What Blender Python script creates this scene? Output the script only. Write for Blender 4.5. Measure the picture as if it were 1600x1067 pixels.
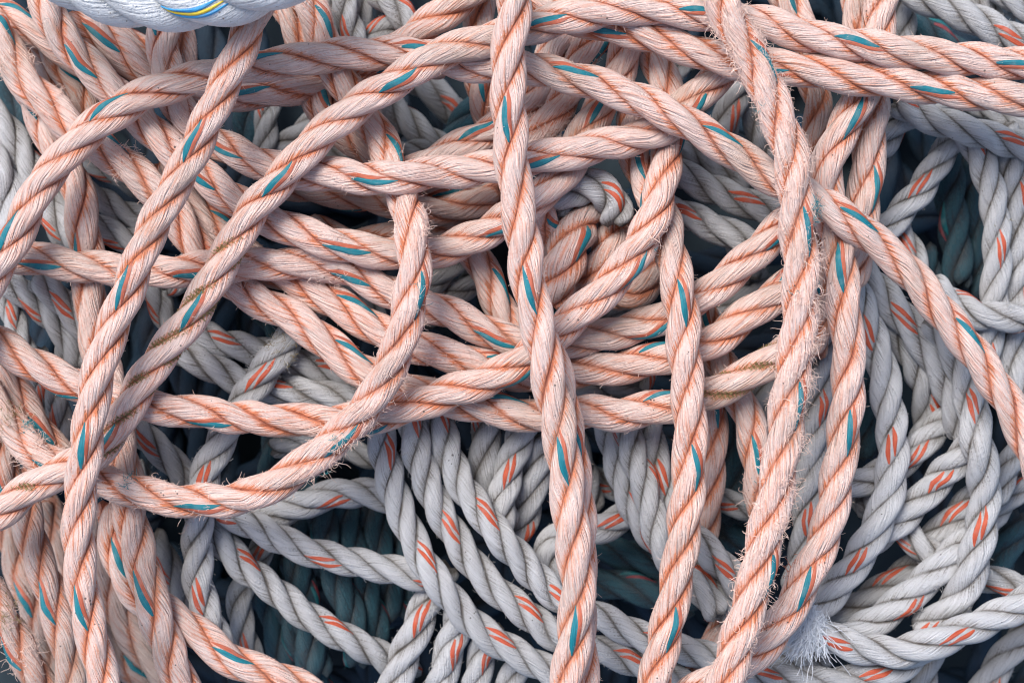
import bpy, math, random
import numpy as np

# ------------------------------------------------------------------ camera, sky, sun, exposure
S = 0.0005            # metres per unit of the traced layout (a rope is about 28 mm thick)
DCAM = 3000.0         # camera distance above the reference height, in layout units
ZREF = 400.0          # height of the upper ropes
sc = bpy.context.scene
for o in list(bpy.data.objects):
    bpy.data.objects.remove(o)
col = sc.collection

cam_d = bpy.data.cameras.new("camera")
cam = bpy.data.objects.new("camera", cam_d)
col.objects.link(cam)
cam.location = (0, 0, (ZREF + DCAM) * S)
cam.rotation_euler = (0, 0, 0)
cam_d.sensor_width = 36.0
cam_d.lens = 36.0 * DCAM / 1600.0
cam_d.clip_start = 0.05
cam_d.clip_end = 50.0
cam_d.dof.use_dof = True
cam_d.dof.focus_distance = (DCAM + 5) * S
cam_d.dof.aperture_fstop = 5.0
sc.camera = cam

w = bpy.data.worlds.new("World")
sc.world = w
w.use_nodes = True
nt = w.node_tree
nt.nodes.clear()
wo = nt.nodes.new("ShaderNodeOutputWorld")
wb = nt.nodes.new("ShaderNodeBackground")
sky = nt.nodes.new("ShaderNodeTexSky")
sky.sky_type = 'NISHITA'
sky.sun_disc = False
SUN_EL, SUN_AZ = math.radians(58), math.radians(-35)
sky.sun_elevation = SUN_EL
sky.sun_rotation = SUN_AZ
sky.air_density = 1.0
sky.dust_density = 3.0
sky.ozone_density = 1.0
wb.inputs[1].default_value = 0.125
nt.links.new(sky.outputs[0], wb.inputs[0])
nt.links.new(wb.outputs[0], wo.inputs[0])

sl = bpy.data.lights.new("sun", 'SUN')
sl.energy = 2.3
sl.angle = math.radians(30)
sl.color = (1.0, 0.975, 0.94)
so = bpy.data.objects.new("sun", sl)
col.objects.link(so)
so.rotation_euler = (math.pi / 2 - SUN_EL, 0, math.pi - SUN_AZ)
so.location = (0, 0, 3)

sc.view_settings.view_transform = 'Standard'
sc.view_settings.look = 'None'
sc.view_settings.exposure = 0.66
sc.view_settings.gamma = 1.0
sc.cycles.pixel_filter_type = 'BLACKMAN_HARRIS'
sc.cycles.filter_width = 1.1

rng = np.random.default_rng(7)

# ------------------------------------------------------------------ materials
def nodes_of(name):
    m = bpy.data.materials.new(name)
    m.use_nodes = True
    t = m.node_tree
    t.nodes.clear()
    out = t.nodes.new("ShaderNodeOutputMaterial")
    b = t.nodes.new("ShaderNodeBsdfPrincipled")
    t.links.new(b.outputs[0], out.inputs[0])
    return m, t, b

def N(t, kind, **kw):
    n = t.nodes.new(kind)
    for k, v in kw.items():
        setattr(n, k, v)
    return n

def mapr(t, src, a, b_, c=0.0, d=1.0):
    n = N(t, "ShaderNodeMapRange")
    n.inputs[1].default_value = a; n.inputs[2].default_value = b_
    n.inputs[3].default_value = c; n.inputs[4].default_value = d
    t.links.new(src, n.inputs[0])
    return n.outputs[0]

def mul(t, a, b_, op='MULTIPLY'):
    n = N(t, "ShaderNodeMath", operation=op)
    n.use_clamp = False
    for i, v in enumerate((a, b_)):
        if isinstance(v, (int, float)): n.inputs[i].default_value = v
        else: t.links.new(v, n.inputs[i])
    return n.outputs[0]

def mixc(t, fac, a, b_, mode='MIX'):
    n = N(t, "ShaderNodeMix", data_type='RGBA', blend_type=mode)
    if isinstance(fac, (int, float)): n.inputs[0].default_value = fac
    else: t.links.new(fac, n.inputs[0])
    for i, v in ((6, a), (7, b_)):
        if isinstance(v, tuple): n.inputs[i].default_value = (*v, 1)
        else: t.links.new(v, n.inputs[i])
    return n.outputs[2]

def noise(t, vec, scale, detail=2.0, rough=0.5):
    n = N(t, "ShaderNodeTexNoise")
    n.inputs['Scale'].default_value = scale
    n.inputs['Detail'].default_value = detail
    n.inputs['Roughness'].default_value = rough
    t.links.new(vec, n.inputs['Vector'])
    return n.outputs['Fac']

def vscale(t, vec, s):
    n = N(t, "ShaderNodeVectorMath", operation='MULTIPLY')
    t.links.new(vec, n.inputs[0]); n.inputs[1].default_value = s
    return n.outputs[0]

def rope_material(name, worn, dye, seam, speck, line_amt, seam_lo, seam_hi, dye_lo, dye_hi, rough, bump, smooth=False):
    """laid-rope fibre: sun-bleached crowns, dye kept low in the lay, fibre grain along the yarns"""
    m, t, b = nodes_of(name)
    ya = N(t, "ShaderNodeAttribute"); ya.attribute_name = "yarn"      # (cos a, sin a, length)
    ra = N(t, "ShaderNodeAttribute"); ra.attribute_name = "crown"     # distance from the rope's axis
    oi = N(t, "ShaderNodeObjectInfo")
    sep = N(t, "ShaderNodeSeparateColor"); t.links.new(oi.outputs['Color'], sep.inputs[0])
    pos = N(t, "ShaderNodeTexCoord").outputs['Object']
    y = ya.outputs['Vector']; r = ra.outputs['Fac']
    fs = 7.5 if smooth else 5.2
    fine = noise(t, vscale(t, y, (fs, fs, 0.02)), 1.0, 3.0, 0.6)
    mid = noise(t, vscale(t, y, (2.3, 2.3, 0.010)), 1.0, 2.0, 0.5)
    hair = noise(t, vscale(t, y, (11.0, 11.0, 0.04)), 1.0, 2.0, 0.6)
    blot = noise(t, pos, 55.0, 3.0, 0.55)
    cloud = noise(t, pos, 16.0, 2.0, 0.5)
    # dye that has not bleached: deeper in the lay, in streaks
    low = mapr(t, r, dye_hi, dye_lo, 0.0, 1.0)
    st = mapr(t, fine, 0.50, 0.62, 0.0, 1.0)
    st2 = mapr(t, mid, 0.5, 0.75, 0.0, 1.0)
    bl = mapr(t, blot, 0.42, 0.72, 0.0, 0.55)
    a1 = mul(t, mul(t, st, line_amt), mapr(t, low, 0, 1, 0.45, 1.6))
    a2 = mul(t, low, mapr(t, cloud, 0.3, 0.7, 0.45, 1.0))
    tot = mul(t, mul(t, a1, a2, 'ADD'), mul(t, mul(t, st2, 0.16), mul(t, bl, 0.35), 'ADD'), 'ADD')
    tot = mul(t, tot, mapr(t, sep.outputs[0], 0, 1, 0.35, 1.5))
    cl = N(t, "ShaderNodeClamp"); t.links.new(tot, cl.inputs[0])
    c = mixc(t, cl.outputs[0], worn, dye)
    # fibre-to-fibre value change
    c = mixc(t, mapr(t, hair, 0.3, 0.7, 0.26, 0.0), c, tuple(x * 0.8 for x in dye), 'MIX') if not smooth else mixc(t, mapr(t, hair, 0.3, 0.7, 0.22, 0.0), c, tuple(x * 0.7 for x in worn))
    # thin dark fibre gaps
    gap = mul(t, mapr(t, fine, 0.56, 0.66, 0.0, 1.0), mapr(t, low, 0, 1, 0.12, 0.9))
    c = mixc(t, gap, c, tuple(x * 0.5 for x in dye))
    # grit caught in the seams
    sm = mapr(t, r, seam_hi, seam_lo, 0.0, 1.0)
    sm = mul(t, sm, mapr(t, blot, 0.32, 0.62, 0.25, 1.0))
    c = mixc(t, mul(t, sm, 0.85), c, seam)
    # dirt, plus painted shade on deep and lower-left ropes (object colour G)
    dirt_shade = mul(t, mapr(t, cloud, 0.3, 0.7, 0.3, 1.0), sep.outputs[1])
    c = mixc(t, dirt_shade, c, (0.16, 0.13, 0.11))
    stain = mapr(t, noise(t, pos, 9.0, 4.0, 0.6), 0.54, 0.70, 0.0, 0.42)
    c = mixc(t, stain, c, (0.40, 0.315, 0.25) if not smooth else tuple(x * 0.55 for x in worn))
    # dark specks
    sp = N(t, "ShaderNodeTexVoronoi"); sp.inputs['Scale'].default_value = 170.0
    t.links.new(pos, sp.inputs['Vector'])
    thr = mapr(t, noise(t, pos, 40.0, 1.0), 0.5, 0.75, 0.0, 0.17)
    less = N(t, "ShaderNodeMath", operation='LESS_THAN')
    t.links.new(sp.outputs['Distance'], less.inputs[0]); t.links.new(thr, less.inputs[1])
    c = mixc(t, mul(t, less.outputs[0], 0.8), c, speck)
    t.links.new(c, b.inputs['Base Color'])
    b.inputs['Roughness'].default_value = rough
    b.inputs['Specular IOR Level'].default_value = 0.12 if name.startswith('dark') else 0.3
    b.inputs['Sheen Weight'].default_value = 0.0 if name.startswith('dark') else 0.12
    b.inputs['Sheen Roughness'].default_value = 0.5
    h = mul(t, mul(t, fine, 1.0), mul(t, mul(t, mid, 0.5 if smooth else 1.2), mul(t, hair, 0.5), 'ADD'), 'ADD')
    bp = N(t, "ShaderNodeBump"); bp.inputs['Strength'].default_value = bump
    bp.inputs['Distance'].default_value = 0.006
    t.links.new(h, bp.inputs['Height']); t.links.new(bp.outputs[0], b.inputs['Normal'])
    return m

def yarn_material(name, a, b2, rough=0.45):
    m, t, b = nodes_of(name)
    ya = N(t, "ShaderNodeAttribute"); ya.attribute_name = "yarn"
    f = noise(t, vscale(t, ya.outputs['Vector'], (16.0, 16.0, 0.03)), 1.0, 3.0, 0.6)
    c = mixc(t, mapr(t, f, 0.35, 0.68), a, b2)
    wear = mapr(t, noise(t, N(t, 'ShaderNodeTexCoord').outputs['Object'], 130.0, 3.0), 0.52, 0.72, 0.0, 0.55)
    c = mixc(t, wear, c, tuple(x * 0.5 + 0.12 for x in b2))
    t.links.new(c, b.inputs['Base Color'])
    b.inputs['Roughness'].default_value = rough
    bp = N(t, "ShaderNodeBump"); bp.inputs['Strength'].default_value = 0.6
    bp.inputs['Distance'].default_value = 0.002
    t.links.new(f, bp.inputs['Height']); t.links.new(bp.outputs[0], b.inputs['Normal'])
    return m

def plain(name, a, b2, scale=300.0, rough=0.7, translucent=0.0):
    m, t, b = nodes_of(name)
    pos = N(t, "ShaderNodeTexCoord").outputs['Object']
    c = mixc(t, mapr(t, noise(t, pos, scale, 2.0), 0.35, 0.65), a, b2)
    t.links.new(c, b.inputs['Base Color'])
    b.inputs['Roughness'].default_value = rough
    if translucent: b.inputs['Subsurface Weight'].default_value = 0.0
    return m

MAT = {
 'peach': rope_material('peach_fibre', (0.93, 0.765, 0.71), (0.86, 0.27, 0.12), (0.38, 0.085, 0.04), (0.04, 0.03, 0.03),
                        1.0, 0.70, 0.74, 0.72, 0.875, 0.62, 0.9),
 'grey': rope_material('grey_fibre', (0.75, 0.76, 0.79), (0.30, 0.275, 0.255), (0.07, 0.05, 0.03), (0.05, 0.045, 0.04),
                       0.75, 0.70, 0.765, 0.72, 0.95, 0.8, 0.9, True),
 'white': rope_material('white_fibre', (0.88, 0.90, 0.92), (0.60, 0.62, 0.63), (0.30, 0.28, 0.22), (0.20, 0.13, 0.06),
                        0.30, 0.74, 0.82, 0.74, 0.95, 0.6, 0.8, True),
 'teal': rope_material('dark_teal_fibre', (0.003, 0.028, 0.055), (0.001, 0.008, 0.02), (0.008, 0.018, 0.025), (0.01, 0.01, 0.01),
                       0.5, 0.60, 0.74, 0.62, 0.95, 0.65, 0.5, True),  # darker copy for the heap, shade of the deep gaps in its colour
 'teal_lit': rope_material('lit_teal_fibre', (0.008, 0.10, 0.145), (0.001, 0.022, 0.045), (0.004, 0.014, 0.022), (0.03, 0.06, 0.07),
                       0.9, 0.70, 0.77, 0.72, 0.97, 0.7, 0.9, True),  # lighter copy for the upper teal ropes, the light on them painted in
 'teal_yarn': yarn_material('teal_marker', (0.0, 0.115, 0.16), (0.005, 0.22, 0.27)),
 'rust_yarn': yarn_material('rust_marker', (0.34, 0.07, 0.035), (0.52, 0.14, 0.075)),
 'orange_yarn': yarn_material('orange_marker', (0.36, 0.05, 0.02), (0.58, 0.11, 0.045)),
 'maroon_yarn': yarn_material('maroon_marker', (0.16, 0.02, 0.03), (0.25, 0.05, 0.06)),
 'cyan_yarn': yarn_material('turquoise_marker', (0.0, 0.09, 0.11), (0.01, 0.15, 0.17)),
 'blue_yarn': yarn_material('blue_marker', (0.01, 0.22, 0.55), (0.05, 0.38, 0.72)),
 'yellow_yarn': yarn_material('yellow_marker', (0.72, 0.50, 0.02), (0.88, 0.68, 0.06)),
 'fuzz_peach': plain('peach_lint', (0.90, 0.70, 0.62), (0.82, 0.58, 0.48)),
 'fuzz_grey': plain('grey_lint', (0.62, 0.62, 0.63), (0.45, 0.43, 0.41)),
 'fuzz_white': plain('white_lint', (0.82, 0.85, 0.90), (0.62, 0.66, 0.72)),
 'fuzz_teal': plain('teal_lint', (0.0, 0.20, 0.24), (0.02, 0.34, 0.38)),
 'fuzz_dark': plain('dark_teal_lint', (0.06, 0.17, 0.20), (0.03, 0.09, 0.11)),
 'fuzz_rust': plain('rust_lint', (0.45, 0.12, 0.06), (0.60, 0.22, 0.12)),
 'moss': plain('dry_moss', (0.20, 0.15, 0.05), (0.36, 0.27, 0.12)),
}

# ------------------------------------------------------------------ mesh helper
def link_mesh(name, V, F, mat, parent=None, yarn=None, crown=None, smooth=True, tint=None):
    """V (n,3) in metres, F (m,4) or (m,3) int"""
    me = bpy.data.meshes.new(name)
    n, m, k = len(V), len(F), F.shape[1]
    me.vertices.add(n); me.vertices.foreach_set("co", V.astype(np.float32).ravel())
    me.loops.add(m * k); me.loops.foreach_set("vertex_index", F.astype(np.int32).ravel())
    me.polygons.add(m)
    me.polygons.foreach_set("loop_start", np.arange(0, m * k, k, dtype=np.int32))
    me.polygons.foreach_set("loop_total", np.full(m, k, dtype=np.int32))
    me.polygons.foreach_set("use_smooth", np.full(m, smooth, dtype=bool))
    me.update(calc_edges=True)
    if yarn is not None:
        a = me.attributes.new("yarn", 'FLOAT_VECTOR', 'POINT'); a.data.foreach_set("vector", yarn.astype(np.float32).ravel())
    if crown is not None:
        a = me.attributes.new("crown", 'FLOAT', 'POINT'); a.data.foreach_set("value", crown.astype(np.float32).ravel())
    me.materials.append(mat)
    o = bpy.data.objects.new(name, me)
    col.objects.link(o)
    if parent is not None:
        o.parent = parent
    if tint is not None:
        o.color = (*tint, 1)
    return o

def grid_faces(rows, cols, wrap=True):
    i = np.arange(rows - 1)[:, None]
    j = np.arange(cols if wrap else cols - 1)[None, :]
    j2 = (j + 1) % cols
    a = i * cols + j; b = i * cols + j2; c = (i + 1) * cols + j2; d = (i + 1) * cols + j
    return np.stack([a, b, c, d], -1).reshape(-1, 4)

# ------------------------------------------------------------------ rope data (traced layout; x right, y down, third value = order in the pile)
ROPES = []
def R(kind, pts, label, r=None, mark=None, fray=0.0, patches=(), lay=None, tint=None, moss=(), group=None, name=None, detail=1.0):
    P = []
    for tok in pts.split():
        v = [float(q) for q in tok.split(',')]
        P.append((v[0], v[1], v[2] if len(v) > 2 else None))
    ROPES.append(dict(kind=kind, pts=P, label=label, r=r, mark=mark, fray=fray, patches=list(patches), lay=lay,
                      tint=tint, moss=list(moss), group=group, name=name, detail=detail))

# ---- peach ropes
R('peach', "803,-45,9 803,20 798,60 794,105 795,160 797,210 801,260 808,315 816,365 822,418 831,470 845,522 855,575 863,615 870,650 878,695 884,740 889,787 893,830 897,866 902,905 903,944 896,997 889,1049 884,1110",
  "long peach rope running top to bottom down the centre, on top of all it crosses", r=30, mark=(789,190), fray=0.25)
R('peach', "850,520,6.6 864,560,7.2 878,605,7.8 886,650,8 893,695 901,745 906,787 909,830 909,866 908,905 907,944 909,997 912,1049 914,1110",
  "peach rope clinging to the right flank of the central rope in the lower half", r=26, mark=(905,700), fray=0.5,
  patches=[(935,870,6,10,'fuzz_peach',14),(937,925,8,16,'fuzz_peach',14)])
R('peach', "432,-50,9 412,-10 400,18 386,52 364,105 339,157 315,210 290,262 261,312 235,365 213,417 194,470 173,522 157,572 145,625 137,677 131,730 124,787 122,839 126,892 133,944 145,997 163,1067 178,1115",
  "peach rope slanting from the huge white rope down along the left side", r=28, mark=(302,222), fray=0.2,
  patches=[(178,440,14,16,'fuzz_teal',9)])
R('peach', "1640,108,7.5 1600,101 1550,97 1495,92 1416,82 1337,70 1259,56 1204,38 1160,30 1100,23 1040,15 985,12 931,20 879,30 829,43 767,60 715,76 662,98 636,117 584,148 531,187 479,233 436,284 396,328 372,368 344,417 315,470 279,522 240,570 207,625 178,675,6.8 146,710 110,730 72,748 28,776 0,802 -45,828",
  "long mossy-seamed peach rope sweeping diagonally from upper right to lower left edge", mark=(437,282), fray=0.3,
  moss=[(345,380,22),(322,455,20),(300,468,20),(268,512,24),(255,545,16),(215,590,16),(180,640,20),(160,690,22),(45,760,12)])
R('peach', "-42,555,7 -34,500 -20,445 14,391 40,339 64,288 92,256 131,213 184,173 236,144 289,128 345,114,6.8 400,103,6.4 452,97 505,88 557,84 610,83 649,84 700,94 741,104 780,102,6.9 826,105,7 879,118 920,128 957,141 1000,156 1036,173 1075,194 1115,218 1160,247 1205,278,6.8 1240,293 1272,310,7 1311,336 1364,375 1414,418 1458,471 1498,522 1529,560 1556,600 1582,642 1604,690 1640,770",
  "peach rope arching from the left edge across the picture and down to the right edge", mark=(170,165), fray=0.1)
R('peach', "1640,160,7.6 1600,155 1521,147 1442,136 1364,126 1285,115 1219,104,7.2 1180,102,6.8 1141,97 1089,81 1036,63 990,50 957,44,6.6 915,34,6.2 870,20 820,-10",
  "peach rope lying just below its twin at the upper right edge", mark=(1455,145), fray=0.12)
R('peach', "-45,512,6 0,538 39,562 79,582 118,599 160,615,5.4 207,629 249,638,6 289,641 341,649 394,654 426,655 479,659 531,656,5.8 571,652,5.6 610,645,6 662,628 715,609 767,591,6.2 820,560,6 866,522,6.6 897,496 922,475 957,441 984,407 1010,365,7 1026,326 1036,285,6.4 1042,250,5.8 1047,205,5.2 1046,160,4.8 1038,128,4.6 1025,92,4.2 1012,55,4 1008,0",
  "peach rope bowed across the lower left, then climbing steeply past the knot", mark=(328,663), fray=0.25,
  patches=[(1022,375,14,36,'fuzz_peach',10),(1021,390,8,26,'fuzz_teal',7),(1036,225,12,26,'fuzz_peach',9),(1030,235,8,22,'fuzz_teal',6),(38,532,8,12,'fuzz_teal',9)])
R('peach', "262,10,4.5 256,50 255,84 262,120,4.4 276,165 300,200 335,222,5 367,238 400,252,5.6 432,263,5.8 470,270,6.2 505,272 531,272 584,279,6.3 636,275 689,270 741,265 790,258,6.4 830,250 879,241 931,230 984,218 1036,203,6 1062,178,5.6 1089,148 1115,127,5.4 1150,95 1185,60",
  "peach rope lying level above the fraying upright rope, with a teal fleck at its left", mark=(587,287), fray=0.2,
  patches=[(275,170,12,18,'fuzz_peach',10)])
R('peach', "66,-40,5.6 71,0 88,45 123,87 155,120 183,146,5.4 215,180,5 246,212,5.4 275,240 305,265,5.6 341,294 375,317 410,338,5.6 452,357,5.8 505,376 557,389 610,395,5.6 643,396,5.4 676,394 715,383 767,358,5.6 800,336 840,311,5.2 868,287 895,250,5 913,205,4.8 936,171 966,118,4.6 982,66 988,0",
  "peach rope looping under the level rope and the central rope like a sagging bow", mark=(540,392), fray=0.1)
R('peach', "455,-40,4.6 478,0 500,40,5 508,72 520,100,4.6 540,136 562,172,4.4 588,205,5 604,236,5.2 618,272,5.6 630,305,6.8 640,340,8 646,390 648,430 641,470 632,510 622,548 606,582,7.8 586,618 560,650,7.4 531,680 492,712 452,743 413,764 375,778,6.8 341,782 300,782 262,779 210,767,6.2 171,755,5.6 130,744,5.4 90,727,5.2 52,705,5 22,672 0,640,4.6 -35,598",
  "badly frayed peach rope hooking down and left below the centre", mark=(537,690), r=28.5, fray=1.3,
  patches=[(657,437,11,130,'fuzz_teal',10),(664,475,8,20,'fuzz_teal',9),(655,350,14,24,'fuzz_peach',14),(662,368,14,24,'fuzz_peach',16),(640,318,10,10,'fuzz_peach',9),(575,655,16,70,'fuzz_peach',14),(540,690,18,90,'fuzz_peach',16),(520,715,16,50,'fuzz_peach',16),(533,680,14,60,'fuzz_teal',9),(505,735,16,30,'fuzz_teal',10),(490,750,14,40,'fuzz_peach',15),(205,752,16,80,'fuzz_teal',10),(245,745,12,30,'fuzz_peach',14),(40,672,18,100,'fuzz_teal',11),(25,660,20,70,'fuzz_peach',16),(60,720,24,80,'fuzz_peach',13),(15,650,20,60,'moss',14),(630,590,14,30,'fuzz_peach',14),(665,500,10,30,'fuzz_peach',16)])
R('peach', "1112,-45,8.6 1122,-10 1134,18 1152,52 1178,100 1202,150 1222,200 1236,250 1243,300 1247,350 1250,400 1251,450 1249,500 1244,545 1238,585 1232,625 1226,677 1219,730 1208,787 1196,839 1183,892 1170,944 1154,997 1132,1067 1118,1115",
  "shaggy peach rope at the right centre, its right flank bristling with broken fibres", r=31, mark=(1208,905), fray=2.4,
  patches=[(1275,325,10,100,'fuzz_teal',11),(1275,345,8,40,'fuzz_teal',9),(1240,455,7,40,'fuzz_teal',8),(1190,170,7,20,'fuzz_teal',8),(1265,250,20,120,'fuzz_peach',12),(1145,35,18,130,'fuzz_peach',15),(1158,75,18,130,'fuzz_peach',15),(1170,110,18,90,'fuzz_peach',15),(1280,400,18,110,'fuzz_peach',14),(1280,470,18,120,'fuzz_peach',16),(1278,540,16,110,'fuzz_peach',16),(1262,600,16,80,'fuzz_peach',14),(1258,690,14,80,'fuzz_peach',14),(1248,760,16,110,'fuzz_peach',14),(1235,830,16,90,'fuzz_peach',13),(1222,930,16,90,'fuzz_peach',14),(1185,1000,14,50,'fuzz_peach',12),(1153,870,10,60,'fuzz_peach',14),(1210,140,16,60,'fuzz_peach',12),(1225,300,14,70,'fuzz_peach',12),(1255,640,12,60,'fuzz_peach',12)])
R('peach', "1385,-45,6 1377,10 1370,60 1358,110 1340,160,6.2 1316,204 1297,245 1290,290,6.2 1299,340,6.4 1312,391,7 1316,444 1321,496 1326,560 1325,615 1319,677 1311,730 1303,780 1290,835 1266,890 1238,944 1205,995,6.6 1165,1035,6.2 1118,1062 1060,1095",
  "peach rope hanging right of the shaggy one and swinging left beneath it at the bottom", mark=(1324,672), r=29, fray=0.25, patches=[(1232,890,14,60,'fuzz_rust',15),(1240,870,12,40,'fuzz_rust',12)])
R('peach', "1008,150,4.2 988,190,4.4 992,240,4.6 1012,290,5 1034,335,6 1048,391,6.8 1058,444 1067,496,7 1069,546 1074,599 1077,650 1078,700 1076,756 1073,787 1067,839 1059,892 1050,944 1038,997 1023,1067 1012,1115",
  "peach rope hanging between the central rope and the shaggy one down to the bottom edge", mark=(1066,475), r=29, fray=0.15)
R('peach', "-40,398,5 39,402 105,413 157,419,4.9 205,422 262,424,5 302,420 350,416,5 394,413 452,412,5.2 505,414 545,422,5 584,444 625,463,5 689,484 741,507 790,530,5.2 835,541,4.8 880,534,5 931,527 984,514 1023,503,5.2 1060,485 1089,470,5.6 1141,430 1190,386 1230,345,5.6 1265,310,5",
  "peach rope threading level through the left half and rising behind the shaggy rope", mark=(65,417), fray=0.35, r=28,
  patches=[(375,440,18,50,'fuzz_peach',14),(535,415,20,50,'fuzz_peach',10),(500,425,20,40,'fuzz_peach',10)])
R('peach', "250,250,3.6 275,290 300,320,4 336,352 370,388,4.2 410,417,4.3 450,432 479,449,4.6 531,478 584,512 625,533,4.8 665,546 702,555,5.2 741,566 790,582,4.8 850,588,4.8 892,583,5.2 931,578 984,571 1036,560 1075,550,5.2 1102,541 1141,513 1180,484 1220,455,5.6 1260,425,5",
  "peach rope, middle of the three that converge under the central rope", mark=(568,475), fray=0.15)
R('peach', "-15,30,4.6 8,72,4.8 26,105,5.2 42,131 73,160 97,184,5.4 130,212,5 170,240,5.2 218,276,5.3 262,318,5 290,360,4.6 315,398,4.4 350,432,4.5 394,464,4.8 426,480 468,502 500,528 530,552 560,576,5 610,598,5 660,614,5 700,625 745,634 800,645,5 850,652,5 918,644,5.6 957,647 1010,641 1044,635,5.2 1078,625,5.2 1115,612,5.4 1167,588 1209,561,5.6 1250,535,5",
  "worn peach rope sagging from the top left past the centre, mossy at right", mark=(565,540), r=29, fray=0.7,
  patches=[(28,100,22,90,'fuzz_peach',12),(75,165,26,60,'fuzz_peach',12),(205,245,18,50,'fuzz_peach',14),(195,235,16,30,'fuzz_peach',16),(185,275,10,24,'fuzz_peach',12)], moss=[(1120,622,22),(1185,583,22),(1205,552,14),(1170,545,18),(1140,615,16)])
R('peach', "40,130,4 62,170 76,210 95,245,4.2 118,286 129,339 135,390,4.2 139,440 145,500 155,550,4.2 168,600 178,650 189,700 198,750,4.2 205,813,4.8 219,866 231,918 247,971 266,1023 284,1067 300,1110",
  "peach rope weaving down the left side behind the slanting one, clear at bottom", mark=(225,925), r=29, fray=0.2)
R('peach', "-40,12,4.6 0,24 39,42 79,63 120,90,4.2 160,120,4 200,160,3.8 230,200,3.4",
  "peach rope entering at the top left corner with a teal fleck at its start", mark=(38,18), r=28, fray=0.15)
R('peach', "110,20,4.2 157,55 197,88 228,112,4.3 262,135,4.4 300,147,4.5 345,148,4.6 388,147 430,142,4.6 475,135 510,126 580,112 640,100,4 700,98",
  "peach rope tucked under the arch near the top left with a dark teal fleck", mark=(388,147), fray=0.1)
R('peach', "140,10,3.4 175,48 215,80 252,102 290,120,3.4",
  "short peach run showing just below the huge white rope", fray=0.1)
R('peach', "270,20,3.9 278,60 285,100 292,150,3.8 300,190,3.6",
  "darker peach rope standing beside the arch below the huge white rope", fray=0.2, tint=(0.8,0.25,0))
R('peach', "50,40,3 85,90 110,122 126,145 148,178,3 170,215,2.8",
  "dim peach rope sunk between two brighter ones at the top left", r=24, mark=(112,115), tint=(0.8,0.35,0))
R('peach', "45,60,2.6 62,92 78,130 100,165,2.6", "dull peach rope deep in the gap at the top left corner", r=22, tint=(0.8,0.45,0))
R('peach', "770,-35,4.6 735,-10,4.8 702,14 662,45,5 630,72,5 590,100,4.6 557,120,4.4 520,140,3.8",
  "peach rope dropping left from the top edge beside the central rope", fray=0.1)
R('peach', "748,-40,3.8 750,20 748,60,3.6 748,100 752,147,3.6 768,190,3.4 790,230", "peach rope upright beside the central rope at the top", r=26, tint=(0.7,0.2,0), mark=(752,128))
R('peach', "440,-10,4 462,38 480,82,4 492,130 500,165,4 530,200,4 562,222 590,245,4 610,280",
  "peach rope passing under the diagonal near the top left centre, with frayed elbow", fray=0.4, r=29,
  patches=[(563,215,16,50,'fuzz_peach',13),(525,150,10,24,'fuzz_peach',9)], tint=(0.65,0.12,0))
R('peach', "905,30,3.8 868,72 848,112,4 834,155 790,192,4.2 741,218 702,238,4.3 660,262,4.3 610,285,4",
  "peach rope slanting left beneath the level rope, teal fleck near the central rope", mark=(744,205), r=27)
R('peach', "950,10,4 931,60 905,96,4 887,150,4.2 860,188 838,215,4.4 815,240",
  "peach rope with a bristly band just right of the central rope", mark=(943,85), r=27, fray=0.8,
  patches=[(845,205,20,130,'fuzz_peach',14),(872,180,20,60,'fuzz_peach',12),(905,88,18,60,'fuzz_peach',7),(858,210,16,50,'fuzz_rust',9)])
R('peach', "425,284,3.4 480,294 531,303 590,312,3.4 650,326 689,330 741,318,3.5 785,300",
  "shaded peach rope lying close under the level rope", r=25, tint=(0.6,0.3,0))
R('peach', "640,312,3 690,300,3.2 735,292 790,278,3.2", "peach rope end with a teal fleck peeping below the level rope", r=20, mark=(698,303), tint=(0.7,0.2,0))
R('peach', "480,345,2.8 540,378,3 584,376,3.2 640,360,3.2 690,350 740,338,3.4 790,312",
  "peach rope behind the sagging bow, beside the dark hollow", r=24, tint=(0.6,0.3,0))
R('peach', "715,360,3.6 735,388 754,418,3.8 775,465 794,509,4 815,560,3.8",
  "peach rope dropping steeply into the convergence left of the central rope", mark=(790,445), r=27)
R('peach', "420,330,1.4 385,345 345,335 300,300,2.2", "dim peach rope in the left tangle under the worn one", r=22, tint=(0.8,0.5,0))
R('peach', "1095,470,3.4 1105,515 1123,562,3.6 1150,612,3.8 1170,655 1180,704 1187,756,4 1192,800 1195,850,3.8",
  "peach rope curving down behind the shaggy rope with a teal fleck", mark=(1180,715), r=27, fray=0.3,
  patches=[(1175,790,16,30,'fuzz_teal',9),(1183,745,12,30,'fuzz_teal',8),(1178,782,10,16,'fuzz_peach',12)])
R('peach', "1098,560,3.6 1108,610 1113,660 1112,710 1108,760 1104,800,3.4 1095,850,2.8",
  "narrow peach rope peeping out beside the hanging one at the lower centre", r=26, mark=(1118,640), tint=(0.6,0.15,0))
R('peach', "1340,-40,4.6 1340,26 1350,80,4.6 1362,150,5 1362,184 1357,236 1353,285 1346,340,5 1337,402,4.8 1325,450,4.2",
  "peach rope hanging straight at the right, teal fleck above the crossing", mark=(1366,298), r=29)
R('peach', "1262,110,3.6 1280,170 1272,215 1262,260,3.4", "shaded peach rope behind the shaggy rope near the top", r=24, tint=(0.8,0.3,0))
R('peach', "1268,320,3.8 1282,390 1285,440 1281,500,3.8 1270,560", "shaded peach rope wedged between the shaggy rope and its neighbour", r=24, tint=(0.7,0.2,0))
R('peach', "1205,-45,4.4 1235,8 1262,60,4.2 1280,100", "peach rope entering at the top right of the shaggy rope", r=28, mark=(1230,-8))
R('peach', "1150,955,2.6 1118,1000 1080,1050,2.8", "shaded peach piece under the shaggy rope at the bottom", r=24, fray=0.5, tint=(0.6,0.2,0))
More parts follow.
